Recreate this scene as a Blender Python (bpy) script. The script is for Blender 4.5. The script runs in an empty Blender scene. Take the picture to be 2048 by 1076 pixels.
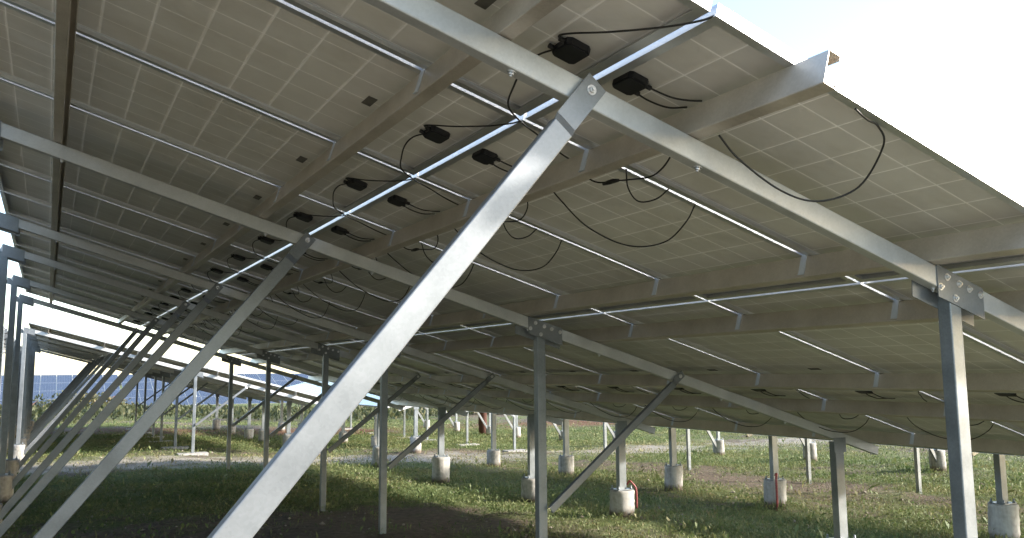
import bpy, bmesh, math, random
import numpy as np
from mathutils import Matrix, Vector, Euler

random.seed(7)
rng = np.random.default_rng(7)
scene = bpy.context.scene
COL = scene.collection

# ------------------------------------------------------------------ camera
GZ = 2.5                                   # height of the seam-1 pivot above the datum
cam_d = bpy.data.cameras.new('camera')
cam = bpy.data.objects.new('camera', cam_d)
COL.objects.link(cam)
right = Vector((0.8774270, -0.4796561, -0.0071987))
up = Vector((-0.0530030, -0.1118501, 0.9923106))
back = Vector((-0.4767730, -0.8702985, -0.1235635))
m = Matrix((right, up, back)).transposed().to_4x4()
m.translation = Vector((-1.4427433, -2.5533898, -0.9103803 + GZ))
cam.matrix_world = m
cam_d.sensor_width = 36.0
cam_d.lens = 1683.9 / 2048 * 36.0
cam_d.clip_start = 0.05
cam_d.clip_end = 3000
scene.camera = cam

# ------------------------------------------------------------------ light
SUN_EL = math.radians(22.0)
SUN_AZ = math.radians(122.0)               # clockwise from +Y
SKY_STRENGTH = 0.095
SUN_STRENGTH = 2.2
EXPOSURE = 2.6
w = bpy.data.worlds.new('World')
scene.world = w
w.use_nodes = True
nt = w.node_tree
sky = nt.nodes.new('ShaderNodeTexSky')
sky.sky_type = 'NISHITA'
sky.sun_disc = False
sky.sun_elevation = SUN_EL
sky.sun_rotation = SUN_AZ
sky.air_density = 1.0
sky.dust_density = 0.8
sky.ozone_density = 0.6
nt.links.new(sky.outputs['Color'], nt.nodes['Background'].inputs['Color'])
nt.nodes['Background'].inputs['Strength'].default_value = SKY_STRENGTH
sun_d = bpy.data.lights.new('sun', 'SUN')
sun_d.energy = SUN_STRENGTH
sun_d.angle = math.radians(4.0)
sun_d.color = (1.0, 0.93, 0.84)
sun = bpy.data.objects.new('sun', sun_d)
COL.objects.link(sun)
sdir = Vector((math.sin(SUN_AZ) * math.cos(SUN_EL), math.cos(SUN_AZ) * math.cos(SUN_EL), math.sin(SUN_EL)))
sun.rotation_euler = sdir.to_track_quat('Z', 'Y').to_euler()
sun.location = (0, -30, 20)
vs = scene.view_settings
vs.view_transform = 'Standard'
vs.look = 'None'
vs.gamma = 1.0
vs.use_curve_mapping = False
vs.exposure = EXPOSURE


# ------------------------------------------------------------------ materials
def new_mat(name):
    mt = bpy.data.materials.new(name)
    mt.use_nodes = True
    t = mt.node_tree
    b = t.nodes['Principled BSDF']
    return mt, t, b


def N(t, typ, **kw):
    n = t.nodes.new(typ)
    for k, v in kw.items():
        setattr(n, k, v)
    return n


def ramp(t, stops, src):
    r = t.nodes.new('ShaderNodeValToRGB')
    e = r.color_ramp.elements
    while len(e) > 1:
        e.remove(e[-1])
    e[0].position, e[0].color = stops[0][0], (*stops[0][1], 1)
    for p, c in stops[1:]:
        x = e.new(p)
        x.color = (*c, 1)
    t.links.new(src, r.inputs['Fac'])
    return r.outputs['Color']


def noise(t, scale, detail=3, vec=None, rough=0.55):
    n = N(t, 'ShaderNodeTexNoise')
    n.inputs['Scale'].default_value = scale
    n.inputs['Detail'].default_value = detail
    n.inputs['Roughness'].default_value = rough
    if vec is not None:
        t.links.new(vec, n.inputs['Vector'])
    return n.outputs['Fac']


def mathn(t, op, a, b=None, clamp=False):
    n = N(t, 'ShaderNodeMath', operation=op, use_clamp=clamp)
    for i, v in enumerate((a, b)):
        if v is None:
            continue
        if isinstance(v, (int, float)):
            n.inputs[i].default_value = v
        else:
            t.links.new(v, n.inputs[i])
    return n.outputs[0]


def metal(name, c0, c1, metallic, rough, bump=0.02, scale=25.0):
    mt, t, b = new_mat(name)
    tc = N(t, 'ShaderNodeTexCoord').outputs['Object']
    # zinc spangle: fine cells plus broad cloudy tone
    v = N(t, 'ShaderNodeTexVoronoi')
    v.inputs['Scale'].default_value = 140
    t.links.new(tc, v.inputs['Vector'])
    n2 = noise(t, 6.0, 4, tc)
    sep = N(t, 'ShaderNodeSeparateColor')
    t.links.new(v.outputs['Color'], sep.inputs['Color'])
    mix = mathn(t, 'ADD', mathn(t, 'MULTIPLY', sep.outputs[0], 0.12), mathn(t, 'MULTIPLY', n2, 0.9))
    n3 = noise(t, 1.7, 5, tc, 0.65)
    dull = tuple(x * 0.72 for x in c0)
    c = ramp(t, [(0.0, dull), (0.32, c0), (0.8, c1)], mathn(t, 'ADD', mix, mathn(t, 'MULTIPLY', mathn(t, 'SUBTRACT', n3, 0.5), 0.9)))
    t.links.new(c, b.inputs['Base Color'])
    b.inputs['Metallic'].default_value = metallic
    r = mathn(t, 'ADD', mathn(t, 'MULTIPLY', n2, 0.25), rough - 0.12)
    t.links.new(r, b.inputs['Roughness'])
    bp = N(t, 'ShaderNodeBump')
    bp.inputs['Strength'].default_value = bump
    t.links.new(n2, bp.inputs['Height'])
    t.links.new(bp.outputs['Normal'], b.inputs['Normal'])
    return mt


GALV = metal('galvanized_steel', (0.16, 0.18, 0.195), (0.26, 0.285, 0.305), 0.5, 0.42)
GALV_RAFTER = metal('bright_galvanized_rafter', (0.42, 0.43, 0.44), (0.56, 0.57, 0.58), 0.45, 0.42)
GALV_BRACE = metal('galvanized_brace', (0.16, 0.173, 0.187), (0.24, 0.255, 0.27), 0.5, 0.40)
GALV_DULL = metal('dull_galvanized_purlin', (0.45, 0.405, 0.35), (0.60, 0.55, 0.49), 0.45, 0.42)
ALU = metal('anodized_frame', (0.62, 0.63, 0.64), (0.72, 0.73, 0.74), 0.8, 0.35)
GAP_GLOW = metal('gap_glow_zinc', (0.46, 0.50, 0.55), (0.60, 0.64, 0.70), 0.35, 0.4)  # bluish plate colour standing for skylight falling through the panel gaps
BOLT = metal('bolt_zinc', (0.55, 0.55, 0.56), (0.75, 0.75, 0.76), 0.8, 0.3)


def plain(name, c0, c1, rough=0.6, scale=30):
    mt, t, b = new_mat(name)
    tc = N(t, 'ShaderNodeTexCoord').outputs['Object']
    c = ramp(t, [(0.3, c0), (0.7, c1)], noise(t, scale, 4, tc))
    t.links.new(c, b.inputs['Base Color'])
    b.inputs['Roughness'].default_value = rough
    return mt


BLACK = plain('black_plastic', (0.008, 0.009, 0.012), (0.016, 0.017, 0.021), 0.5)
CABLE = plain('black_cable_sheath', (0.010, 0.010, 0.010), (0.02, 0.02, 0.02), 0.55)
PLATE = plain('dark_label_foil', (0.07, 0.068, 0.06), (0.13, 0.125, 0.11), 0.5)
RED = plain('red_conduit_plastic', (0.17, 0.022, 0.025), (0.28, 0.05, 0.05), 0.55)
WHITEP = plain('white_plastic', (0.6, 0.6, 0.58), (0.75, 0.74, 0.72), 0.5)
RUST = plain('rusty_steel', (0.07, 0.03, 0.022), (0.13, 0.055, 0.04), 0.8)

# panel laminate: the same slab shows blue cells above and the pale back sheet below
PW, PL, NC, NR = 0.99, 1.80, 6, 11


def grid_mask(t, vec, pitch_x, pitch_y, half):
    """1 on the gaps between cells (object space, module corner at 0,0)"""
    s = N(t, 'ShaderNodeSeparateXYZ')
    t.links.new(vec, s.inputs[0])
    out = None
    for i, p in ((0, pitch_x), (1, pitch_y)):
        f = mathn(t, 'PINGPONG', mathn(t, 'ADD', s.outputs[i], 0.0), p / 2)   # 0 at multiples of p
        g = mathn(t, 'SUBTRACT', 1.0, mathn(t, 'DIVIDE', f, half), clamp=True)
        g = mathn(t, 'MULTIPLY', g, 2.2, clamp=True)
        out = g if out is None else mathn(t, 'MAXIMUM', out, g)
    return out


def laminate():
    mt, t, b = new_mat('laminate_back_sheet')
    tc = N(t, 'ShaderNodeTexCoord').outputs['Object']
    mp = N(t, 'ShaderNodeMapping')
    mp.inputs['Location'].default_value = (-0.015, -0.012, 0)
    t.links.new(tc, mp.inputs['Vector'])
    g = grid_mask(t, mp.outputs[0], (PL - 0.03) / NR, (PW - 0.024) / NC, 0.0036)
    oi = N(t, 'ShaderNodeObjectInfo').outputs['Random']
    n = noise(t, 2.5, 4, tc)
    tone = mathn(t, 'ADD', mathn(t, 'MULTIPLY', oi, 0.35), mathn(t, 'MULTIPLY', n, 0.65))
    cell = ramp(t, [(0.2, (0.60, 0.59, 0.565)), (0.8, (0.69, 0.68, 0.655))], tone)
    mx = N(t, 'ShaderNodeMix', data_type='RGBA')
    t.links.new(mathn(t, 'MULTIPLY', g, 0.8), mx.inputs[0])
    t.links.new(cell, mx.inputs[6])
    mx.inputs[7].default_value = (0.93, 0.92, 0.90, 1)  # white sheet between cells, paled further to paint in light through the gaps
    vo = N(t, 'ShaderNodeVectorMath', operation='ADD')
    t.links.new(tc, vo.inputs[0])
    sc_ = N(t, 'ShaderNodeVectorMath', operation='SCALE')
    t.links.new(N(t, 'ShaderNodeObjectInfo').outputs['Location'], sc_.inputs[0])
    sc_.inputs['Scale'].default_value = 3.7
    t.links.new(sc_.outputs[0], vo.inputs[1])
    mpd = N(t, 'ShaderNodeMapping')
    mpd.inputs['Scale'].default_value = (1.0, 1.5, 1.0)
    t.links.new(vo.outputs[0], mpd.inputs['Vector'])
    dirt = ramp(t, [(0.32, (0.88, 0.865, 0.84)), (0.56, (1, 1, 1))], noise(t, 2.2, 6, mpd.outputs[0], 0.65))
    mul = N(t, 'ShaderNodeMix', data_type='RGBA', blend_type='MULTIPLY')
    mul.inputs[0].default_value = 1.0
    t.links.new(mx.outputs[2], mul.inputs[6])
    t.links.new(dirt, mul.inputs[7])
    t.links.new(mul.outputs[2], b.inputs['Base Color'])
    b.inputs['Roughness'].default_value = 0.45
    tr = N(t, 'ShaderNodeBsdfTranslucent')
    tr.inputs['Color'].default_value = (0.85, 0.80, 0.70, 1)
    ms = N(t, 'ShaderNodeMixShader')
    ms.inputs[0].default_value = 0.03
    t.links.new(b.outputs[0], ms.inputs[1])
    t.links.new(tr.outputs[0], ms.inputs[2])
    t.links.new(ms.outputs[0], t.nodes['Material Output'].inputs['Surface'])
    return mt


def cellglass():
    mt, t, b = new_mat('blue_cell_glass')
    tc = N(t, 'ShaderNodeTexCoord').outputs['Object']
    mp = N(t, 'ShaderNodeMapping')
    mp.inputs['Location'].default_value = (-0.015, -0.012, 0)
    t.links.new(tc, mp.inputs['Vector'])
    g = grid_mask(t, mp.outputs[0], (PL - 0.03) / NR, (PW - 0.024) / NC, 0.003)
    mx = N(t, 'ShaderNodeMix', data_type='RGBA')
    t.links.new(g, mx.inputs[0])
    cell = ramp(t, [(0.3, (0.032, 0.040, 0.062)), (0.7, (0.045, 0.055, 0.085))], noise(t, 9, 3, tc))
    t.links.new(cell, mx.inputs[6])
    mx.inputs[7].default_value = (0.35, 0.38, 0.42, 1)
    t.links.new(mx.outputs[2], b.inputs['Base Color'])
    b.inputs['Roughness'].default_value = 0.12
    tp = N(t, 'ShaderNodeBsdfTransparent')
    tp.inputs['Color'].default_value = (0.8, 0.8, 0.78, 1)
    ms = N(t, 'ShaderNodeMixShader')                       # clear glass where no cell lies under it
    t.links.new(mathn(t, 'MULTIPLY', g, 0.75), ms.inputs[0])
    t.links.new(b.outputs[0], ms.inputs[1])
    t.links.new(tp.outputs[0], ms.inputs[2])
    t.links.new(ms.outputs[0], t.nodes['Material Output'].inputs['Surface'])
    return mt


BACK = laminate()
GLASS = cellglass()


def concrete():
    mt, t, b = new_mat('cast_concrete')
    tc = N(t, 'ShaderNodeTexCoord').outputs['Object']
    mp = N(t, 'ShaderNodeMapping')
    mp.inputs['Scale'].default_value = (14, 14, 2.5)
    t.links.new(tc, mp.inputs['Vector'])
    streak = noise(t, 1.0, 4, mp.outputs[0])
    n = noise(t, 22, 5, tc)
    oi = N(t, 'ShaderNodeObjectInfo').outputs['Random']
    f = mathn(t, 'ADD', mathn(t, 'MULTIPLY', streak, 0.55), mathn(t, 'MULTIPLY', n, 0.35))
    f = mathn(t, 'ADD', f, mathn(t, 'MULTIPLY', oi, 0.12))
    c = ramp(t, [(0.30, (0.14, 0.135, 0.12)), (0.5, (0.32, 0.31, 0.29)), (0.72, (0.47, 0.46, 0.435))], f)
    mud = N(t, 'ShaderNodeAttribute', attribute_name='mud').outputs['Fac']       # soil splashed up the foot
    fm = mathn(t, 'MULTIPLY', mathn(t, 'SUBTRACT', mathn(t, 'ADD', mud, mathn(t, 'MULTIPLY', n, 0.9)), 0.75), 2.2, clamp=True)
    mxm = N(t, 'ShaderNodeMix', data_type='RGBA')
    t.links.new(fm, mxm.inputs[0])
    t.links.new(c, mxm.inputs[6])
    mxm.inputs[7].default_value = (0.115, 0.085, 0.062, 1)
    t.links.new(mxm.outputs[2], b.inputs['Base Color'])
    b.inputs['Roughness'].default_value = 0.9
    bp = N(t, 'ShaderNodeBump')
    bp.inputs['Strength'].default_value = 0.35
    bp.inputs['Distance'].default_value = 0.01
    t.links.new(n, bp.inputs['Height'])
    t.links.new(bp.outputs['Normal'], b.inputs['Normal'])
    return mt


CONC = concrete()


def soil_and_grass():
    mt, t, b = new_mat('field_soil_and_grass')
    geo = N(t, 'ShaderNodeNewGeometry').outputs['Position']
    mid = noise(t, 1.6, 5, geo)
    fine = noise(t, 14, 6, geo, 0.7)
    veg_a = N(t, 'ShaderNodeAttribute', attribute_name='veg').outputs['Fac']
    straw_a = N(t, 'ShaderNodeAttribute', attribute_name='straw').outputs['Fac']
    earth_a = N(t, 'ShaderNodeAttribute', attribute_name='earth').outputs['Fac']
    soil = ramp(t, [(0.25, (0.070, 0.058, 0.046)), (0.55, (0.150, 0.120, 0.094)), (0.8, (0.23, 0.185, 0.14))], fine)
    green = ramp(t, [(0.25, (0.055, 0.072, 0.026)), (0.5, (0.115, 0.140, 0.054)), (0.75, (0.18, 0.185, 0.085))], fine)
    straw = ramp(t, [(0.25, (0.20, 0.18, 0.145)), (0.75, (0.37, 0.335, 0.275))], fine)
    earth = ramp(t, [(0.3, (0.09, 0.045, 0.026)), (0.8, (0.20, 0.11, 0.068))], fine)

    def mix(a, bb, fac):
        x = N(t, 'ShaderNodeMix', data_type='RGBA')
        t.links.new(fac, x.inputs[0])
        t.links.new(a, x.inputs[6])
        t.links.new(bb, x.inputs[7])
        return x.outputs[2]

    def edge(f):
        return mathn(t, 'MULTIPLY', mathn(t, 'ADD', mathn(t, 'SUBTRACT', f, 0.5), mathn(t, 'MULTIPLY', mathn(t, 'SUBTRACT', mid, 0.42), 1.3)), 3.0, clamp=True)
    c = mix(soil, green, edge(veg_a))
    c = mix(c, straw, edge(straw_a))
    c = mix(c, earth, edge(earth_a))
    t.links.new(c, b.inputs['Base Color'])
    b.inputs['Roughness'].default_value = 0.95
    b.inputs['Specular IOR Level'].default_value = 0.1
    bp = N(t, 'ShaderNodeBump')
    bp.inputs['Strength'].default_value = 0.8
    bp.inputs['Distance'].default_value = 0.05
    t.links.new(fine, bp.inputs['Height'])
    t.links.new(bp.outputs['Normal'], b.inputs['Normal'])
    return mt


GROUND = soil_and_grass()


def leaf_mat(name, stops):
    mt, t, b = new_mat(name)
    a = N(t, 'ShaderNodeAttribute', attribute_name='tint')
    c = ramp(t, stops, a.outputs['Fac'])
    t.links.new(c, b.inputs['Base Color'])
    b.inputs['Roughness'].default_value = 0.65
    tr = N(t, 'ShaderNodeBsdfTranslucent')
    t.links.new(c, tr.inputs['Color'])
    ms = N(t, 'ShaderNodeMixShader')
    ms.inputs[0].default_value = 0.3
    out = t.nodes['Material Output']
    t.links.new(b.outputs[0], ms.inputs[1])
    t.links.new(tr.outputs[0], ms.inputs[2])
    t.links.new(ms.outputs[0], out.inputs['Surface'])
    return mt


GRASSM = leaf_mat('weed_leaves', [(0.0, (0.05, 0.085, 0.026)), (0.35, (0.095, 0.145, 0.045)), (0.62, (0.165, 0.19, 0.07)),
                                  (0.88, (0.22, 0.19, 0.09)), (1.0, (0.30, 0.24, 0.14))])
BUSHM = leaf_mat('bush_leaves', [(0.0, (0.03, 0.04, 0.015)), (0.6, (0.07, 0.08, 0.03)), (1.0, (0.15, 0.12, 0.05))])
BUSHY = leaf_mat('dry_bush_leaves', [(0.0, (0.10, 0.075, 0.02)), (0.6, (0.19, 0.14, 0.04)), (1.0, (0.30, 0.20, 0.07))])


# ------------------------------------------------------------------ mesh helpers
def link(name, data, parent=None, mat=None):
    o = bpy.data.objects.new(name, data)
    COL.objects.link(o)
    if parent is not None:
        o.parent = parent
    if mat is not None and data is not None and not data.materials:
        data.materials.append(mat)
    return o


def tag(o, label=None, cat=None, group=None, kind=None):
    if label:
        o['label'] = label
    if cat:
        o['category'] = cat
    if group:
        o['group'] = group
    if kind:
        o['kind'] = kind
    return o


def to_mesh(name, bm, mats, smooth=False):
    bmesh.ops.recalc_face_normals(bm, faces=bm.faces)
    me = bpy.data.meshes.new(name)
    bm.to_mesh(me)
    bm.free()
    for mt in mats if isinstance(mats, (list, tuple)) else [mats]:
        me.materials.append(mt)
    if smooth:
        me.polygons.foreach_set('use_smooth', [True] * len(me.polygons))
    return me


def add_box(bm, x0, x1, y0, y1, z0, z1, mi=0):
    vs_ = [bm.verts.new((x, y, z)) for x in (x0, x1) for y in (y0, y1) for z in (z0, z1)]
    fs = [(0, 1, 3, 2), (4, 6, 7, 5), (0, 4, 5, 1), (2, 3, 7, 6), (0, 2, 6, 4), (1, 5, 7, 3)]
    for f in fs:
        bm.faces.new([vs_[i] for i in f]).material_index = mi


def add_extrude(bm, prof, p0, p1, u, v):
    """sweep a closed 2-D profile (list of (a,b)) from p0 to p1 with axes u, v"""
    p0, p1, u, v = map(Vector, (p0, p1, u, v))
    a = [bm.verts.new(p0 + u * x + v * y) for x, y in prof]
    b = [bm.verts.new(p1 + u * x + v * y) for x, y in prof]
    n = len(prof)
    for i in range(n):
        j = (i + 1) % n
        bm.faces.new((a[i], a[j], b[j], b[i]))
    bm.faces.new(a[::-1])
    bm.faces.new(b)


def c_profile(h, wd, lip, th):
    """web on u=0 from v=0 to v=h, flanges towards +u, lips turned in, outer corners rounded"""
    r = th * 1.4
    k = r * 0.3
    o = [(wd, lip), (wd, k), (wd - k, 0), (r, 0), (k, k), (0, r), (0, h - r), (k, h - k), (r, h), (wd - k, h), (wd, h - k), (wd, h - lip)]
    i = [(wd - th, h - lip), (wd - th, h - th), (th, h - th), (th, th), (wd - th, th), (wd - th, lip)]
    return o + i


def add_tube(bm, pts, r, sides=6, cap=True):
    pts = [Vector(p) for p in pts]
    rings = []
    up0 = None
    for i, p in enumerate(pts):
        d = (pts[min(i + 1, len(pts) - 1)] - pts[max(i - 1, 0)]).normalized()
        if up0 is None:
            up0 = d.orthogonal().normalized()
        a = (up0 - d * up0.dot(d))
        a = a.normalized() if a.length > 1e-6 else d.orthogonal().normalized()
        up0 = a
        b = d.cross(a)
        rr = r[i] if isinstance(r, (list, tuple)) else r
        rings.append([bm.verts.new(p + (a * math.cos(2 * math.pi * k / sides) + b * math.sin(2 * math.pi * k / sides)) * rr)
                      for k in range(sides)])
    for i in range(len(rings) - 1):
        for k in range(sides):
            f = bm.faces.new((rings[i][k], rings[i][(k + 1) % sides], rings[i + 1][(k + 1) % sides], rings[i + 1][k]))
            f.smooth = True
    if cap:
        bm.faces.new(rings[0][::-1])
        bm.faces.new(rings[-1])


def spline(pts, n=8):
    """Catmull-Rom through pts"""
    P = [Vector(p) for p in pts]
    P = [P[0] * 2 - P[1]] + P + [P[-1] * 2 - P[-2]]
    out = []
    for i in range(1, len(P) - 2):
        for k in range(n):
            t = k / n
            a, b, c, d = P[i - 1:i + 3]
            out.append(0.5 * ((2 * b) + (c - a) * t + (2 * a - 5 * b + 4 * c - d) * t * t + (3 * b - a - 3 * c + d) * t ** 3))
    out.append(P[-2])
    return out


def add_bolt(bm, p, axis, r=0.011, h=0.009):
    """hexagon head on a washer"""
    p, axis = Vector(p), Vector(axis).normalized()
    add_tube(bm, [p, p + axis * h * 0.3], r * 1.55, 12)
    add_tube(bm, [p + axis * h * 0.3, p + axis * h * 1.2], r, 6)
    add_tube(bm, [p + axis * h * 1.2, p + axis * h * 1.9], r * 0.5, 8)


# ------------------------------------------------------------------ terrain
def ground_z(x, y):
    x = np.asarray(x, float)
    y = np.asarray(y, float)
    yy = 40 * np.tanh(y / 40)
    xx = 8 * np.tanh(np.maximum(x - 1, 0) / 8)
    z = GZ - 2.33 - 0.02 * yy - 0.05 * xx
    z = z + 0.03 * np.sin(x * 0.9 + 1.3) * np.cos(y * 0.7) + 0.015 * np.sin(x * 2.3 + y * 1.9) + 0.05 * np.sin(0.17 * y + 0.4) * np.sin(0.13 * x)
    return z


def gz(x, y):
    return float(ground_z(x, y))


LAT = rng.random((256, 256))


def vnoise(x, y, sc, o=0):
    x = np.asarray(x) / sc + 37.3 + o * 11.7
    y = np.asarray(y) / sc + 91.1 + o * 5.3
    xi, yi = np.floor(x).astype(int), np.floor(y).astype(int)
    fx, fy = x - xi, y - yi
    fx, fy = fx * fx * (3 - 2 * fx), fy * fy * (3 - 2 * fy)
    g = lambda i, j: LAT[i % 256, j % 256]
    return (g(xi, yi) * (1 - fx) + g(xi + 1, yi) * fx) * (1 - fy) + (g(xi, yi + 1) * (1 - fx) + g(xi + 1, yi + 1) * fx) * fy


def fnoise(x, y, sc, o=0):
    return (vnoise(x, y, sc, o) * 0.55 + vnoise(x, y, sc / 2.1, o + 1) * 0.3 + vnoise(x, y, sc / 4.7, o + 2) * 0.15)


def bump1(v, c, hw):
    return np.clip(1 - np.abs((v - c) / hw) ** 2, 0, 1)


def veg_cover(x, y):
    v = 0.18 + 0.75 * fnoise(x, y, 2.6)
    v = v + 0.42 * bump1(y, 11.3, 4.2) * (x < 6)                      # green band before the track
    v = v - 0.24 * bump1(y, 6.3, 2.6) * bump1(x, 0.9, 3.6)             # bare soil under the middle of the table
    v = v + 0.16 * bump1(x, 5.9, 2.4) * (y < 12)                       # weeds between the two low edges
    v = v - 0.20 * bump1(x, 9.0, 1.4) * (y < 14)                       # thinner cover in a strip under the next array
    v = v + 0.26 * bump1(x, 13.5, 3.6)
    v = v + 0.22 * bump1(y, 24.5, 5.5)
    v = v + 0.2 * (y > 45)
    return np.clip(v, 0, 1)


def straw_cover(x, y):
    return np.clip(np.maximum(bump1(y, 16.3, 2.6) * (0.35 + 0.6 * fnoise(x, y, 3.2, 7)), bump1(y, -3.8, 3.0)), 0, 1)  # second band: unseen ground at the viewpoint, made full straw to bounce light upward


def earth_cover(x, y):
    return np.clip(bump1(y, 31.5, 5.0) * (0.35 + 0.7 * fnoise(x, y, 5.0, 9)), 0, 1)


def build_ground():
    def axis(n, near, far):
        t = np.linspace(-1, 1, n)
        return np.sign(t) * (near * np.abs(t) + (far - near) * np.abs(t) ** 5)
    xs = axis(421, 60, 1200) + 6
    ys = axis(441, 60, 1200) + 12
    X, Y = np.meshgrid(xs, ys)
    Z = ground_z(X, Y)
    near = np.exp(-((X - 4) ** 2 + (Y - 9) ** 2) / 900)
    Z = Z + rng.normal(0, 0.014, Z.shape) * near
    nv = X.size
    me = bpy.data.meshes.new('ground')
    co = np.stack([X, Y, Z], -1).reshape(-1, 3)
    ny, nx = X.shape
    i = np.arange(nv).reshape(ny, nx)
    f = np.stack([i[:-1, :-1], i[:-1, 1:], i[1:, 1:], i[1:, :-1]], -1).reshape(-1, 4)
    me.from_pydata(co.tolist(), [], f.tolist())
    me.polygons.foreach_set('use_smooth', [True] * len(me.polygons))
    for nm, fn in (('veg', veg_cover), ('straw', straw_cover), ('earth', earth_cover)):
        at = me.attributes.new(nm, 'FLOAT', 'POINT')
        at.data.foreach_set('value', fn(X, Y).ravel().astype(np.float32))
    o = link('ground', me, None, GROUND)
    tag(o, 'uneven field of soil, weeds and dry grass under the arrays', None, None, 'structure')


build_ground()

# ------------------------------------------------------------------ the solar arrays
TILT = math.radians(16.5)
W, L = 1.01, 1.82
S_PUR = [-1.50, -0.375, 0.315, 1.48, 2.09, 3.27, 3.97, 5.02]
H_PUR = 0.098
N_RAF0, N_RAF1 = -0.100, -0.175
MESH = {}


def panel_meshes():
    # laminate slab
    bm = bmesh.new()
    add_box(bm, 0.004, PL - 0.004, 0.004, PW - 0.004, 0.031, 0.0362)
    bmesh.ops.recalc_face_normals(bm, faces=bm.faces)
    for f in bm.faces:
        f.material_index = 1 if f.normal.z > 0.5 else 0
    me = bpy.data.meshes.new('solar_panel')
    bm.to_mesh(me)
    bm.free()
    me.materials.append(BACK)
    me.materials.append(GLASS)
    MESH['panel'] = me
    # frame: four mitred rails, outer wall plus bottom flange
    bm = bmesh.new()
    prof = [(0, 0), (0.030, 0), (0.030, 0.002), (0.002, 0.002), (0.002, 0.0295), (0.010, 0.0295), (0.010, 0.0305), (0.0035, 0.0305), (0.0035, 0.0366), (0.010, 0.0366), (0.010, 0.038), (0, 0.038)]

    def rail(p0, p1, u):
        p0, p1, u = Vector(p0), Vector(p1), Vector(u)
        d = (p1 - p0).normalized()
        a = [bm.verts.new(p0 + u * x + Vector((0, 0, y)) + d * x) for x, y in prof]
        b = [bm.verts.new(p1 + u * x + Vector((0, 0, y)) - d * x) for x, y in prof]
        n = len(prof)
        for i in range(n):
            j = (i + 1) % n
            bm.faces.new((a[i], a[j], b[j], b[i]))
    rail((0, 0, 0), (PL, 0, 0), (0, 1, 0))
    rail((PL, 0, 0), (PL, PW, 0), (-1, 0, 0))
    rail((PL, PW, 0), (0, PW, 0), (0, -1, 0))
    rail((0, PW, 0), (0, 0, 0), (1, 0, 0))
    MESH['frame'] = to_mesh('panel_frame', bm, ALU)
    # junction box with chamfered plan and a lid, hangs under the back sheet at s = 0.10 from the seam
    def jbox(s0):
        bm = bmesh.new()
        def slab(hx, hy, c, z0, z1):
            pl = [(hx - c, hy), (hx, hy - c), (hx, -hy + c), (hx - c, -hy), (-hx + c, -hy), (-hx, -hy + c), (-hx, hy - c), (-hx + c, hy)]
            a = [bm.verts.new((s0 + x, PW / 2 + y, z0)) for x, y in pl]
            b = [bm.verts.new((s0 + x, PW / 2 + y, z1)) for x, y in pl]
            for i in range(8):
                bm.faces.new((a[i], a[(i + 1) % 8], b[(i + 1) % 8], b[i]))
            bm.faces.new(a)
            bm.faces.new(b[::-1])
        slab(0.040, 0.052, 0.012, 0.010, 0.0308)
        slab(0.036, 0.048, 0.010, 0.006, 0.0105)
        for dy in (-0.03, 0.03):                      # cable glands
            add_tube(bm, [(s0 + (0.038 if s0 < PL / 2 else -0.038), PW / 2 + dy, 0.019),
                          (s0 + (0.058 if s0 < PL / 2 else -0.058), PW / 2 + dy, 0.019)], 0.008, 8)
        return to_mesh('junction_box', bm, BLACK)
    MESH['jbox_top'] = jbox(0.095)           # box near the upslope end of the panel
    MESH['jbox_bottom'] = jbox(PL - 0.105)   # box near the downslope end
    # leads of a panel whose box is at its upslope end (panel corner at s = 0.01, y = 0.01)
    o = Vector((-0.01, -0.01, 0))
    dn = Vector((math.sin(TILT), 0, -math.cos(TILT)))

    def sag(p0, p1, d, n=14, sk=0.0):
        p0, p1 = Vector(p0), Vector(p1)
        return [p0.lerp(p1, t) + dn * d * (4 * t * (1 - t)) * (1 + sk * (t - 0.5)) for t in [i / n for i in range(n + 1)]]
    bm = bmesh.new()
    r = 0.0032
    add_tube(bm, [q + o for q in spline([(0.15, 0.475, 0.018), (0.22, 0.44, 0.004), (0.27, 0.42, 0.010), (0.31, 0.40, 0.02)])], r)
    add_tube(bm, [q + o for q in spline([(0.15, 0.535, 0.018), (0.20, 0.52, 0.006), (0.26, 0.50, 0.005), (0.31, 0.47, 0.02)])], r)
    MESH['lead_short'] = to_mesh('lead_cable', bm, CABLE)
    bm = bmesh.new()
    add_tube(bm, [q + o for q in spline([(0.40, 0.44, -0.01), (0.47, 0.44, -0.045), (0.62, 0.455, -0.095), (0.76, 0.40, -0.13), (0.83, 0.30, -0.14),
                                         (0.86, 0.17, -0.12), (0.85, 0.06, -0.06), (0.84, 0.015, -0.004)], 6)], r)
    MESH['lead_loop'] = to_mesh('lead_cable', bm, CABLE)
    bm = bmesh.new()
    add_tube(bm, [q + o for q in spline([(0.40, -0.36, 0.0), (0.46, -0.29, -0.03), (0.51, -0.14, -0.045), (0.50, 0.0, -0.035), (0.485, 0.06, -0.032)], 6)], r)
    add_tube(bm, [q + o for q in spline([(0.48, 0.11, -0.03), (0.455, 0.17, -0.025), (0.40, 0.21, 0.0)], 5)], r)
    add_tube(bm, [(0.476, 0.04, -0.032), (0.470, 0.065, -0.032), (0.470, 0.10, -0.031), (0.470, 0.135, -0.030)], [0.006, 0.0095, 0.0095, 0.0065], 8)
    add_tube(bm, [q + o for q in spline([(0.47, -0.01, -0.005), (0.53, 0.04, -0.05), (0.60, 0.055, -0.075), (0.64, 0.0, -0.06), (0.655, -0.05, -0.02)], 6)], r)
    MESH['lead_connector'] = to_mesh('cable_connector', bm, CABLE)
    # leads of a panel whose box is at its downslope end (panel corner at s = -1.81, y = 0.01)
    o2 = Vector((1.81, -0.01, 0))
    bm = bmesh.new()
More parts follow.
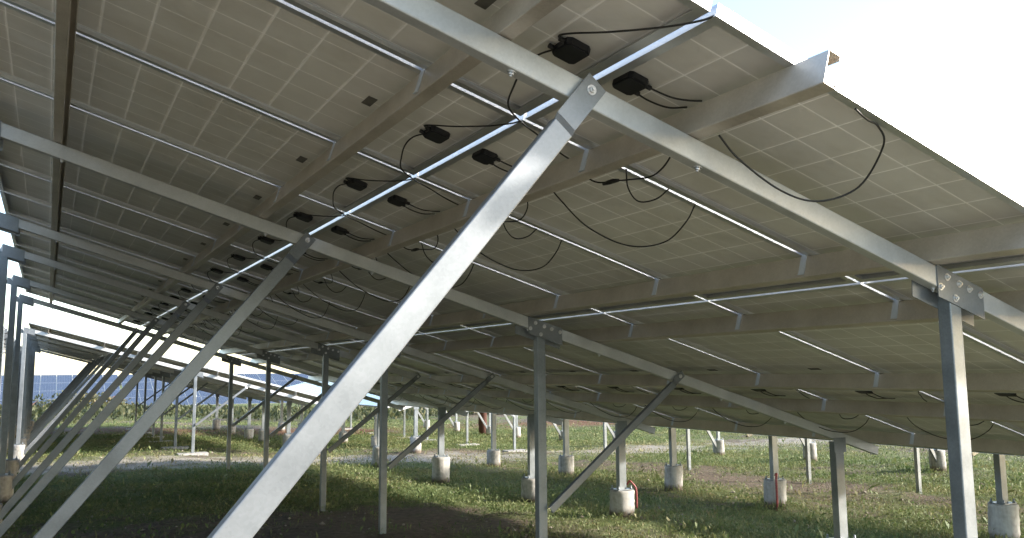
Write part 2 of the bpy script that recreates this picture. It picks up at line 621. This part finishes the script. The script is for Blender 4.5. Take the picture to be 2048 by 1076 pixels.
    add_tube(bm, [q + o2 for q in spline([(-0.15, 0.475, 0.019), (-0.185, 0.455, 0.012), (-0.175, 0.40, 0.004), (-0.12, 0.28, -0.01), (-0.05, 0.14, -0.014), (-0.005, 0.055, -0.006), (0.012, 0.02, 0.004)], 6)], r)
    add_tube(bm, [q + o2 for q in spline([(-0.15, 0.535, 0.019), (-0.175, 0.60, 0.006), (-0.17, 0.69, -0.005), (-0.14, 0.80, -0.014), (-0.09, 0.93, -0.02),
                                          (0.0, 1.0, -0.02), (0.09, 1.05, -0.012), (0.20, 1.11, -0.006), (0.305, 1.16, 0.004)], 6)], r)
    MESH['lead_across'] = to_mesh('lead_cable', bm, CABLE)
    bm = bmesh.new()
    add_box(bm, 1.395, 1.430, 0.445, 0.535, 0.0285, 0.0308)
    MESH['nameplate'] = to_mesh('nameplate', bm, PLATE)
    MESH['purlin_prof'] = c_profile(H_PUR, 0.045, 0.014, 0.0025)


panel_meshes()


def brk(hz):
    return hz


ARRAYS = []


class Array:
    """one tilted table of panels on frames; local frame: x downslope, y along the row, z up,
    Empty on the ground under the seam-1 line; turned=True turns it half round (slope falls to -X)"""

    def __init__(self, label, ox, oz, ncol, y0, frames, detail=2, tilt=TILT, turned=False, group=None, rot=None, face=1):
        self.g = gz(ox, y0)
        self.e = link('solar_array', None)
        self.e.empty_display_size = 0.3
        self.e.location = (ox, 0, self.g)
        self.rot = (math.pi if turned else 0.0) if rot is None else rot
        self.e.rotation_euler = (0, 0, self.rot)
        tag(self.e, label, 'solar array', group or 'solar arrays of the plant')
        self.ox = ox
        self.H = oz - self.g
        self.t = tilt
        self.c, self.s = math.cos(tilt), math.sin(tilt)
        self.turned = turned
        self.m = -1 if turned else 1
        self.detail = detail
        self.frames = [self.m * y for y in frames]
        ya, yb = sorted((self.m * y0, self.m * (y0 + ncol * W)))
        self.ya, self.yb = ya, yb
        self.ncol = ncol
        ARRAYS.append(self)
        self.build()

    def P(self, s, y, n):
        return Vector((s * self.c + n * self.s, y, self.H - s * self.s + n * self.c))

    def part(self, name, data, s=0, y=0, n=0, parent=None, tilted=True):
        o = link(name, data, parent or self.e)
        if parent is None:
            o.location = self.P(s, y, n)
            if tilted:
                o.rotation_euler = (0, self.t, 0)
        return o

    def zg(self, x, y):
        """ground height in local z at local (x, y)"""
        ca, sa = math.cos(self.rot), math.sin(self.rot)
        return gz(self.ox + x * ca - y * sa, x * sa + y * ca) - self.g

    def build(self):
        d = self.detail
        for i in range(self.ncol):
            for k in range(4):
                y = self.ya + i * W + 0.01
                s = (k - 1) * L + 0.01
                p = self.part('solar_panel', MESH['panel'], s, y + random.uniform(-.0015, .0015), random.uniform(-.0008, .0008))
                if k == 0:                                   # the top row is of slightly longer panels
                    p.location = self.P(-1.935, y, 0)
                    p.scale = (1.069, 1, 1)
                self.part('panel_frame', MESH['frame'], parent=p)
                if d >= 2:
                    up_box = k in (1, 3)
                    self.part('junction_box', MESH['jbox_top' if up_box else 'jbox_bottom'], parent=p)
                    if up_box:
                        self.part('lead_cable', MESH['lead_short'], parent=p)
                        if not (self.ox == 0 and i == 0 and k == 1):
                            lp = self.part('lead_cable', MESH['lead_loop'], parent=p)
                            lp.scale = (1, 1, 1 + random.uniform(-.06, .06))
                        if i > 0:
                            self.part('cable_connector', MESH['lead_connector'], parent=p)
                    else:
                        self.part('lead_cable', MESH['lead_across'], parent=p)
                        self.part('nameplate', MESH['nameplate'], parent=p)
        # purlins
        ov = 0.11
        key = ('purlin', round(self.yb - self.ya, 3), self.m)
        if key not in MESH:
            bm = bmesh.new()
            add_extrude(bm, MESH['purlin_prof'], (0, -ov, -H_PUR - 0.0015), (0, self.yb - self.ya + ov - 0.02, -H_PUR - 0.0015), (1, 0, 0), (0, 0, 1))
            MESH[key] = to_mesh('purlin', bm, GALV_DULL)
        for s in S_PUR:
            self.part('purlin', MESH[key], s - 0.0225, self.ya, 0)
        if d >= 2:
            if 'clip' not in MESH:  # plates added to imitate gap light glowing on the purlin webs
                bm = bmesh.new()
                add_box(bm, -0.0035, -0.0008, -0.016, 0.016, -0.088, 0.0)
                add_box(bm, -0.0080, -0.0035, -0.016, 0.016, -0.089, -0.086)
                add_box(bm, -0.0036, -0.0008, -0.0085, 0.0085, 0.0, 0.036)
                MESH['clip'] = to_mesh('gap_glow_plate', bm, GAP_GLOW)  # 'clip' holds the added plates that imitate gap light
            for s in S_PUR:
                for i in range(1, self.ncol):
                    self.part('gap_glow_plate', MESH['clip'], s - 0.0225, self.ya + i * W, 0)
        # frames
        mk = self.m
        hr = N_RAF0 - N_RAF1
        if ('rafter', mk) not in MESH:
            bm = bmesh.new()
            pr = c_profile(hr, 0.045, 0.013, 0.003)
            add_extrude(bm, pr, (-1.985, 0, N_RAF1 - .002), (5.13, 0, N_RAF1 - .002), (0, mk, 0), (0, 0, 1))
            MESH['rafter', mk] = to_mesh('rafter', bm, GALV_RAFTER)
            # mid gusset: plate whose ends stay plumb, bolted over the web
            for nm, s0, s1, n0, n1 in (('gusset_mid', 1.50, 1.78, -0.098, -0.212), ('gusset_high', -1.98, -1.77, -0.097, -0.215)):
                bm = bmesh.new()
                k = math.tan(TILT)
                a0, a1 = s0, s1
                drop = n0 - n1
                y_a, y_b = -0.0045 * mk, -0.0005 * mk
                q = [(a0, n0), (a1, n0), (a1 + drop * k, n1), (a0 + drop * k, n1)]
                va = [bm.verts.new((x, y_a, z)) for x, z in q]
                vb = [bm.verts.new((x, y_b, z)) for x, z in q]
                for i in range(4):
                    bm.faces.new((va[i], va[(i + 1) % 4], vb[(i + 1) % 4], vb[i]))
                bm.faces.new(va)
                bm.faces.new(vb[::-1])
                # far cheek of the saddle
                q = [(a0 - 0.06, n0 - 0.05), (a1 + 0.03, n0 - 0.05), (a1 + 0.03 + drop * .6 * k, n1 - 0.02), (a0 - 0.06 + drop * .6 * k, n1 - 0.02)]
                va = [bm.verts.new((x, 0.047 * mk, z)) for x, z in q]
                vb = [bm.verts.new((x, 0.051 * mk, z)) for x, z in q]
                for i in range(4):
                    bm.faces.new((va[i], va[(i + 1) % 4], vb[(i + 1) % 4], vb[i]))
                bm.faces.new(va)
                bm.faces.new(vb[::-1])
                MESH[nm, mk] = to_mesh('gusset_plate', bm, GALV_BRACE)
                sp = (s1 - s0)
                MESH[nm + '_bolts', mk] = []
                for fx, fn in ((0.2, -0.028), (0.46, -0.030), (0.68, -0.030), (0.93, -0.030), (0.42, -0.090), (0.10, -0.075)):
                    MESH[nm + '_bolts', mk].append((s0 + sp * fx + 0.01, -0.0045 * mk, n0 + fn))
            bm = bmesh.new()
            add_bolt(bm, (0, 0, 0), (0, -mk, 0), 0.009, 0.007)
            MESH['bolt_side', mk] = to_mesh('bolt', bm, BOLT)
            bm = bmesh.new()
            add_bolt(bm, (0, 0.022 * mk, N_RAF0 - hr - .002), (0, 0, -1), 0.009, 0.008)
            MESH['bolt_down', mk] = to_mesh('bolt', bm, BOLT)
        for y in self.frames:
            raf = self.part('rafter', MESH['rafter', mk], 0, y, 0)
            if d >= 1:
                for nm in ('gusset_mid', 'gusset_high'):
                    self.part('gusset_plate', MESH[nm, mk], parent=raf)
                if d >= 2:
                    for q in MESH['gusset_mid_bolts', mk]:
                        self.part('bolt', MESH['bolt_side', mk], parent=raf).location = q
                    for sp_ in S_PUR:
                        self.part('bolt', MESH['bolt_down', mk], parent=raf).location = (sp_ + 0.055, 0, 0)
            self.posts(y)

    def posts(self, y):
        mk = self.m
        hr_b = N_RAF1
        yw = y + 0.0 * mk
        for kind, s in (('high', -1.94), ('mid', 1.63), ('low', 4.64)):
            top = self.P(s, y, hr_b)
            x = top.x
            zb = self.zg(x, y)
            bm = bmesh.new()
            pw, pd = {'high': (0.075, 0.06), 'mid': (0.066, 0.052), 'low': (0.098, 0.064)}[kind]
            pr = c_profile(pw, pd, 0.014, 0.003)
            # web towards the row end that faces the track
            base = (x - pw / 2, yw, zb - 0.3)
            ztop = top.z + (0.004 if kind != 'low' else -0.004)
            add_extrude(bm, pr, base, (x - pw / 2, yw, ztop), (0, mk, 0), (1, 0, 0))
            po = self.part('post', to_mesh('post', bm, GALV), 0, 0, 0)
            po.location = (0, 0, 0)
            po.rotation_euler = (0, 0, 0)
            if kind == 'low':
                # bent cap plate under the rafter
                bm = bmesh.new()
                add_box(bm, x - 0.07, x + 0.07, yw - 0.006 * mk - 0.002, yw - 0.006 * mk + 0.002, ztop - 0.09, ztop + 0.03)
                g = self.part('cap_plate', to_mesh('cap_plate', bm, GALV), parent=po)
            if kind == 'mid' and self.t != TILT:
                bm = bmesh.new()
                add_box(bm, x - 0.32, x + 0.32, yw - 0.14, yw + 0.20, zb - 0.1, zb + 0.045)
                self.part('foot_slab', to_mesh('foot_slab', bm, CONC), parent=po)
            if kind != 'mid':
                # concrete pier with base plate and anchor bolts
                h = 0.36 + random.uniform(-.03, .04)
                if self.m == 1 and kind == 'low' and self.detail >= 2:
                    h = [0.30, 0.20, 0.30, 0.32, 0.42, 0.40][self.frames.index(y)]
                bm = bmesh.new()
                cx, cy = x, yw + 0.033 * mk
                rad = 0.140 + random.uniform(-.004, .008)
                zt = zb + h
                bev = 0.008
                add_tube(bm, [(cx, cy, zb - 0.25), (cx, cy, zb + h * 0.3), (cx, cy, zb + h * 0.7), (cx, cy, zt - bev), (cx, cy, zt)],
                         [rad * 1.01, rad * 1.01, rad, rad, rad - bev], 28)
                bmesh.ops.subdivide_edges(bm, edges=[e_ for e_ in bm.edges if abs(e_.verts[0].co.z - e_.verts[1].co.z) > 0.06], cuts=3)
                for v in bm.verts:
                    a = math.atan2(v.co.y - cy, v.co.x - cx)
                    q_ = 0.005 * math.sin(3 * a + x * 5 + v.co.z * 9) + random.gauss(0, 0.0022)
                    v.co.x += q_ * math.cos(a)
                    v.co.y += q_ * math.sin(a)
                    if v.co.z > zt - 0.02:
                        v.co.z += random.gauss(0, 0.004)
                fme = to_mesh('footing', bm, CONC)
                fa = fme.attributes.new('mud', 'FLOAT', 'POINT')
                fa.data.foreach_set('value', [max(0.0, 1 - (v.co.z - zb) / 0.16) for v in fme.vertices])
                self.part('footing', fme, parent=po)
                bm = bmesh.new()
                add_box(bm, cx - 0.105, cx + 0.105, cy - 0.085, cy + 0.085, zt + 0.004, zt + 0.012)
                for ax in (-0.085, 0.085):
                    for ay in (-0.065, 0.065):
                        add_tube(bm, [(cx + ax, cy + ay, zt - 0.02), (cx + ax, cy + ay, zt + 0.05)], 0.008, 6)
                        add_tube(bm, [(cx + ax, cy + ay, zt + 0.0125), (cx + ax, cy + ay, zt + 0.026)], 0.015, 6)
                self.part('base_plate', to_mesh('base_plate', bm, GALV), parent=po)
        # raking braces
        hx = self.P(-1.94, y, 0).x
        self.brace(y, (hx + 0.03, self.zg(hx, y) + 0.17), (-0.165 * self.c - 0.13 * self.s * 0, None), -0.085, 'high')
        mp = self.P(1.63, y, 0)
        ztop = self.P(1.63, y, hr_b).z
        lo = self.P(2.86, y, -0.13)
        self.brace(y, (mp.x + 0.03, lo.z - 0.85), (lo.x, lo.z), None, 'low')

    def brace(self, y, a, b, s_up, kind):
        """flattened channel brace bolted to the near side of the web"""
        mk = self.m
        if kind == 'high':
            u = self.P(-0.085, y, -0.135)
            b = (u.x, u.z)
        a, b = Vector((a[0], 0, a[1])), Vector((b[0], 0, b[1]))
        d = (b - a).normalized()
        nrm = Vector((-d.z, 0, d.x))                 # across the brace, in the frame plane
        wd = 0.072 if kind == 'high' else 0.05
        off = Vector((0, y - 0.0075 * mk, 0))
        bm = bmesh.new()
        pr = c_profile(wd, 0.030, 0.010, 0.0028)
        end = b - d * (0.17 if kind == 'high' else 0.10)
        y0 = Vector((0, -0.034 * mk, 0))
        pr2 = [(p[0], p[1] - wd / 2) for p in pr]
        add_extrude(bm, pr2, a - d * 0.05 + off + y0, end + off + y0, (0, mk, 0), nrm)
        # flattened end lapping over the rafter web
        th = 0.005
        e1 = b + d * 0.035
        q0 = [end + nrm * (wd * 0.5), end - nrm * (wd * 0.5)]
        mid = end + d * 0.035
        ys = (-0.034 * mk, -0.0015 * mk)
        ring = []
        for c_, yy, hw in ((end, ys[0], 0.497), (end + d * 0.004, ys[0] + 0.004 * mk, 0.5), (mid, ys[1] - 0.012 * mk, 0.51), (e1, ys[1] - 0.012 * mk, 0.51)):
            ring.append([bm.verts.new(c_ + off + Vector((0, yy + dy * mk, 0)) + nrm * sgn * wd * hw)
                         for sgn, dy in ((1, 0), (-1, 0), (-1, th), (1, th))])
        for i in range(3):
            for k in range(4):
                bm.faces.new((ring[i][k], ring[i][(k + 1) % 4], ring[i + 1][(k + 1) % 4], ring[i + 1][k]))
        bm.faces.new(ring[-1])
        bm.faces.new(ring[0][::-1])
        br = self.part('brace', to_mesh('brace', bm, GALV_BRACE), 0, 0, 0)
        br.location = (0, 0, 0)
        br.rotation_euler = (0, 0, 0)
        if self.detail >= 2:
            bm = bmesh.new()
            add_bolt(bm, b + off + Vector((0, ys[1] - 0.012 * mk, 0)), (0, -mk, 0), 0.010, 0.008)
            self.part('bolt', to_mesh('bolt', bm, BOLT), parent=br)


FR1 = [-0.60, 2.43, 5.50, 7.56, 10.6, 13.6]
main = Array('nearest solar array, its grey underside and galvanized frames filling the view overhead', 0, GZ, 15, -1.01, FR1, 2)
Array('near solar array falling away to the left beyond the high posts', -4.25, GZ, 15, -1.01, FR1, 1, turned=True)
Array('solar array behind the nearest low edge, on blue-grey posts in short concrete piers', 11.40, GZ - 0.12, 15, -1.01,
      [-0.5, 2.65, 5.69, 7.75, 10.8, 13.7], 1, turned=True)
T2 = math.radians(15.0)
FR2 = [18.0, 21.0, 24.1, 26.2, 29.2, 32.3]
Array('next solar array along the row across the dirt track, white sunlit end rafter', 0, GZ - 0.27, 15, 17.92, FR2, 1, tilt=T2)
Array('solar array across the track left of the sunlit end rafter', -4.25, GZ - 0.27, 15, 17.92, FR2, 1, tilt=T2, turned=True)
Array('solar array across the track, its glass seen beyond the sunlit end rafter', 11.40, GZ - 0.34, 15, 17.92, FR2, 1, tilt=T2, turned=True)

# far arrays that show their glass across the field
FRF = [0.0, 3.0, 6.0]


def far_array(label, x, y, ncol, zc):
    a = Array.__new__(Array)
    a.g = gz(x, y)
    a.e = link('solar_array', None)
    a.e.location = (x, y, a.g)
    a.rot = -math.pi / 2                      # slope falls towards the viewer, rows run left to right
    a.e.rotation_euler = (0, 0, a.rot)
    tag(a.e, label, 'solar array', 'solar arrays of the plant')
    a.ox = x
    a.H = zc - a.g
    a.t = math.radians(17)
    a.c, a.s = math.cos(a.t), math.sin(a.t)
    a.m = -1
    a.turned = False
    a.detail = 0
    a.zg = lambda lx, ly: gz(x + ly, y - lx) - a.g
    n = int(ncol)
    a.ya, a.yb, a.ncol = 0.0, n * W, n
    a.frames = [0.6 + 3.03 * i for i in range(int((n * W - 0.5) / 3.03) + 1)]
    a.build()
    return a


far_array('blue solar array far off at the left, its glass facing the viewer', -12.0, 66.0, 15, 1.15)
far_array('blue solar array far off behind the dark leaning braces', 3.3, 66.0, 15, 1.15)
far_array('far solar array just above the grass right of the middle', 24.0, 72.0, 15, 0.9)
far_array('far solar array at the right edge of the distant field', 42.0, 70.0, 15, 0.9)


# ------------------------------------------------------------------ weeds and grass
def leaf_cloud(name, base, h, wd, tint, mat, up=0.75, broad=0.4):
    """many small two-triangle leaves; base (n,3), h, wd, tint arrays"""
    n = len(base)
    az = rng.uniform(0, 2 * np.pi, n)
    lean = rng.normal(0, 1 - up, n) + np.where(rng.random(n) < broad, 0.9, 0.25)
    d = np.stack([np.cos(az) * np.sin(lean), np.sin(az) * np.sin(lean), np.cos(lean)], -1)
    sd = np.stack([-np.sin(az), np.cos(az), np.zeros(n)], -1)
    sd = sd + 0.35 * rng.normal(0, 1, (n, 3))
    sd /= np.linalg.norm(sd, axis=1, keepdims=True)
    h = h[:, None]
    wd = wd[:, None]
    p0 = base
    mid = base + d * h * 0.5
    tip = base + d * h + np.stack([np.cos(az), np.sin(az), -np.ones(n) * 0.5], -1) * h * 0.18
    V = np.stack([p0, mid + sd * wd, tip, mid - sd * wd], 1).reshape(-1, 3)
    me = bpy.data.meshes.new(name)
    me.vertices.add(4 * n)
    me.vertices.foreach_set('co', V.astype(np.float32).ravel())
    me.loops.add(4 * n)
    me.loops.foreach_set('vertex_index', np.arange(4 * n, dtype=np.int32))
    me.polygons.add(n)
    me.polygons.foreach_set('loop_start', np.arange(0, 4 * n, 4, dtype=np.int32))
    at = me.attributes.new('tint', 'FLOAT', 'FACE')
    at.data.foreach_set('value', np.clip(tint, 0, 1).astype(np.float32))
    me.materials.append(mat)
    me.update()
    me.validate()
    return me


def scatter(n, dmin, dmax, half_deg, power):
    """points on the ground in a wide sector in front of the standing place"""
    u = rng.random(n)
    r = (dmin ** power + u * (dmax ** power - dmin ** power)) ** (1 / power)
    yaw = math.radians(28.7) + rng.uniform(-1, 1, n) * math.radians(half_deg)
    return cam.location.x * 0 - 1.44 + r * np.sin(yaw), -2.55 + r * np.cos(yaw)


def build_grass():
    # clumps: each clump seeds a handful of leaves
    x, y = scatter(210000, 6.0, 45.0, 44, 0.85)
    keep = rng.random(len(x)) < np.clip((veg_cover(x, y) - 0.36) * 2.4, 0.04, 1) * np.clip(1 - 1.0 * straw_cover(x, y), 0.1, 1) * np.clip(1 - earth_cover(x, y), 0.1, 1)
    x, y = x[keep], y[keep]
    k = 8
    cl = np.repeat(np.arange(len(x)), k)
    dist = np.hypot(x + 1.44, y + 2.55)
    spread = (0.035 + 0.0045 * dist)[cl]
    bx = x[cl] + rng.normal(0, 1, len(cl)) * spread
    by = y[cl] + rng.normal(0, 1, len(cl)) * spread
    size = np.exp(rng.normal(0, 0.35, len(x)))[cl] * (0.75 + 0.5 * fnoise(bx, by, 1.7, 3))
    h = 0.0145 * size * np.exp(rng.normal(0, 0.3, len(cl))) * (1 + 0.032 * dist[cl])
    wd = h * rng.uniform(0.10, 0.32, len(cl))
    z = ground_z(bx, by) - 0.01 + np.abs(rng.normal(0, 0.02, len(cl))) * size
    # scattered taller weeds and stalks, thicker round the piers and posts
    px_, py_ = [], []
    for a in ARRAYS[:3]:
        for yy in a.frames:
            for s_, k_ in ((1.63, 60), (4.64, 150)):
                lx, ly = a.P(s_, yy, 0).x, yy
                sg = -1 if a.turned else 1
                rr = rng.normal(0.17, 0.09, k_)
                an = rng.uniform(0, 6.283, k_)
                px_.append(a.ox + sg * lx + rr * np.cos(an))
                py_.append(sg * ly + rr * np.sin(an))
    wx, wy = scatter(2600, 6.0, 30.0, 42, 0.9)
    kp = rng.random(len(wx)) < veg_cover(wx, wy)
    wx, wy = np.repeat(wx[kp], 7), np.repeat(wy[kp], 7)
    px_.append(wx + rng.normal(0, .05, len(wx)))
    py_.append(wy + rng.normal(0, .05, len(wx)))
    px_, py_ = np.concatenate(px_), np.concatenate(py_)
    nt_ = len(px_)
    bx, by = np.concatenate([bx, px_]), np.concatenate([by, py_])
    h2 = np.minimum(np.exp(rng.normal(math.log(0.06), 0.4, nt_)), 0.12)
    h = np.concatenate([h, h2])
    wd = np.concatenate([wd, h2 * rng.uniform(0.04, 0.11, nt_)])
    z = np.concatenate([z, ground_z(px_, py_) - 0.01 + rng.random(nt_) * 0.05])
    cl = np.concatenate([cl, rng.integers(0, len(x), nt_)])
    tint = (0.15 + 0.55 * fnoise(bx, by, 1.3, 5) + 0.25 * rng.random(len(x))[cl] + rng.normal(0, 0.10, len(cl)) + 0.3 * straw_cover(bx, by))
    me = leaf_cloud('grass', np.stack([bx, by, z], -1), h, wd, tint, GRASSM)
    tag(link('grass', me), 'low weeds and patchy grass on the soil under the arrays', None, None, 'stuff')


build_grass()


def build_stones():
    n = 2600
    x, y = scatter(n, 6.0, 26.0, 42, 0.8)
    bm_v, bm_f = [], []
    base = np.array([(1, 0, 0), (-1, 0, 0), (0, 1, 0), (0, -1, 0), (0, 0, 1), (0, 0, -1)], float)
    tri = [(0, 2, 4), (2, 1, 4), (1, 3, 4), (3, 0, 4), (2, 0, 5), (1, 2, 5), (3, 1, 5), (0, 3, 5)]
    z = ground_z(x, y)
    for i in range(n):
        r = min(0.045, 0.010 * math.exp(rng.normal(0, 0.5)) * (1 + 0.05 * math.hypot(x[i], y[i])))
        v = base * rng.uniform(0.6, 1.3, (6, 1)) * r * np.array([1.2, 1.0, 0.7])
        a = rng.uniform(0, 6.28)
        c, s = math.cos(a), math.sin(a)
        v = np.stack([v[:, 0] * c - v[:, 1] * s, v[:, 0] * s + v[:, 1] * c, v[:, 2]], -1) + (x[i], y[i], z[i] + r * 0.2)
        o = len(bm_v)
        bm_v += v.tolist()
        bm_f += [(a_ + o, b_ + o, c_ + o) for a_, b_, c_ in tri]
    me = bpy.data.meshes.new('stones')
    me.from_pydata(bm_v, [], bm_f)
    tag(link('stones', me, None, CLOD), 'small clods and pale stones lying in the weeds', None, None, 'stuff')


CLOD = plain('soil_clod', (0.11, 0.088, 0.068), (0.34, 0.30, 0.25), 0.95, 3)
build_stones()


def build_far_weeds():
    n = 26000
    x = rng.uniform(-16, 40, n)
    y = 40 + rng.random(n) * 18 + 2.5 * np.sin(x * 0.35)
    keep = rng.random(n) < np.clip(fnoise(x, y, 5.0, 4) * 1.8 - 0.25, 0, 1)
    x, y = x[keep], y[keep]
    hh = rng.uniform(0.12, 0.42, len(x)) * (0.6 + 0.8 * fnoise(x, y, 4.0, 6))
    z = ground_z(x, y) - 0.02 + rng.random(len(x)) * 0.35
    me = leaf_cloud('tall_weeds', np.stack([x, y, z], -1), hh, hh * 0.22, 0.1 + 0.5 * rng.random(len(x)) + 0.25 * fnoise(x, y, 6, 2), BUSHM)
    tag(link('tall_weeds', me), 'dark band of tall weeds growing across the far field', None, None, 'stuff')


build_far_weeds()


def make_bush(label, x, y, w_, h_, n, mat, cat='bush', group=None, name='bush'):
    e = link(name, None)
    e.location = (x, y, gz(x, y))
    tag(e, label, cat, group)
    g = rng.normal(0, 1, (n, 3))
    g /= np.linalg.norm(g, axis=1, keepdims=True)
    lob = rng.normal(0, 0.33, (9, 3))
    lob[:, 2] = np.abs(lob[:, 2])
    c = lob[rng.integers(0, 9, n)]
    p = (c + g * (rng.random(n) ** 0.5)[:, None] * 0.33) * np.array([w_, w_, h_])
    p[:, 2] = np.abs(p[:, 2]) + 0.02
    sz = rng.uniform(0.6, 1.4, n) * 0.16 * h_ ** 0.5
    tint = 0.2 + 0.5 * rng.random(n) + 0.3 * (c[:, 0] - c[:, 0].min())
    me = leaf_cloud('foliage', p, sz, sz * 0.35, tint, mat, up=0.2, broad=0.8)
    link('foliage', me, e)
    bm = bmesh.new()
    for _ in range(5):
        a = rng.uniform(0, 6.28)
        q = Vector((math.cos(a) * w_ * .25, math.sin(a) * w_ * .25, h_ * 0.7))
        add_tube(bm, [(0, 0, -0.05), q * 0.5 + Vector((0, 0, .1 * h_)), q], [0.05, 0.03, 0.01], 5)
    link('stem', to_mesh('stem', bm, RUST), e)
    return e


for lab, x, y, w_, h_, n, mt in (
        ('yellow-brown dry bush in the distance behind the piers', 22.0, 44.0, 3.2, 1.9, 1600, BUSHY),
        ('second dry bush in the distance, just right of the yellowest one', 25.5, 45.5, 2.8, 1.6, 1400, BUSHY),
        ('dark green bush far beyond the post with a low brace', 33.0, 47.0, 3.0, 1.7, 1500, BUSHM),
        ('dark bush in the distance at the left by the far blue arrays', 1.5, 56.0, 3.5, 1.4, 1400, BUSHM),
        ('wide low green bush in front of the far blue arrays', -2.5, 54.0, 5.0, 1.1, 1800, BUSHM)):
    make_bush(lab, x, y, w_, h_, n, mt)


# ------------------------------------------------------------------ conduits and other small things by the piers
def conduit(label, pts, r, mat, group='red conduits at the piers'):
    bm = bmesh.new()
    P_ = spline(pts, 10)
    rr = [r * (1.0 if i % 2 else 0.9) for i in range(len(P_))]       # corrugated
    add_tube(bm, P_, rr, 10)
    o = link('cable_conduit', to_mesh('cable_conduit', bm, mat))
    tag(o, label, 'conduit', group)
    return o


def at(x, y, z):
    return (x, y, gz(x, y) + z)


c_ = main.P(4.64, 0, 0).x
conduit('thin red corrugated conduit arching over the nearest lit pier', [at(c_ + 0.103, 5.455, .10), at(c_ + 0.105, 5.455, .24), at(c_ + 0.095, 5.46, .33), at(c_ + 0.055, 5.48, .385), at(c_ + .04, 5.50, .40), at(c_ + .01, 5.51, .36)], 0.011, RED)
x2 = 11.40 - main.P(4.64, 0, 0).x
conduit('faded red conduit strapped up the blue-grey pier at the right', [at(x2 - .13, 5.52, -.05), at(x2 - .13, 5.52, .25), at(x2 - .12, 5.53, .38), at(x2 - .08, 5.56, .44), at(x2 - .04, 5.62, .42)], 0.016, RED)

px = 14.4
conduit('dull red cable guard beside the farthest dark pier at the right', [(px + .12, 8.15, gz(px, 8.2) - .1), (px + .12, 8.15, gz(px, 8.2) + .5), (px + .12, 8.15, gz(px, 8.2) + 1.3)], 0.09, RED)
bm = bmesh.new()
add_tube(bm, [(0, 0, -.1), (0, 0, .3), (0, 0, .31), (0, 0, .9), (0, 0, .91), (0, 0, 1.5)], [.15, .15, .165, .16, .175, .165], 14)
add_tube(bm, [(0, 0, 1.5), (0, 0, 1.53)], .2, 14)
rp = link('standpipe', to_mesh('standpipe', bm, RUST))
rp.location = (13.4, 27.0, gz(13.4, 27.0))
tag(rp, 'rusty red standpipe far back behind the piers near the middle', 'pipe')
bm = bmesh.new()
add_tube(bm, [(0, 0, 0), (0, 0, 6.0), (0, 0, 12.0)], [0.09, 0.07, 0.05], 8)
add_box(bm, -0.6, 0.6, -0.06, 0.06, 11.4, 11.55)
pole = link('lamp_mast', to_mesh('lamp_mast', bm, GALV))
pole.location = (6.0, 170.0, gz(6.0, 170.0))
tag(pole, 'thin grey mast standing far away above the blue arrays', 'mast')

# the long slack lead at the end of the nearest array, looping below its end rafter
LOOP = [(0.32, -0.66, -0.19), (0.39, -0.67, -0.26), (0.53, -0.7, -0.35), (0.65, -0.74, -0.38), (0.74, -0.82, -0.34), (0.72, -0.93, -0.24), (0.65, -0.97, -0.2), (0.59, -0.98, -0.19), (0.53, -0.99, -0.17)]
bm = bmesh.new()
add_tube(bm, spline([(x, y, z + GZ) for x, y, z in LOOP], 8), 0.0033, 8)
tag(link('slack_cable', to_mesh('slack_cable', bm, CABLE)), 'long slack black cable looping below the end rafter at the upper right', 'cable')
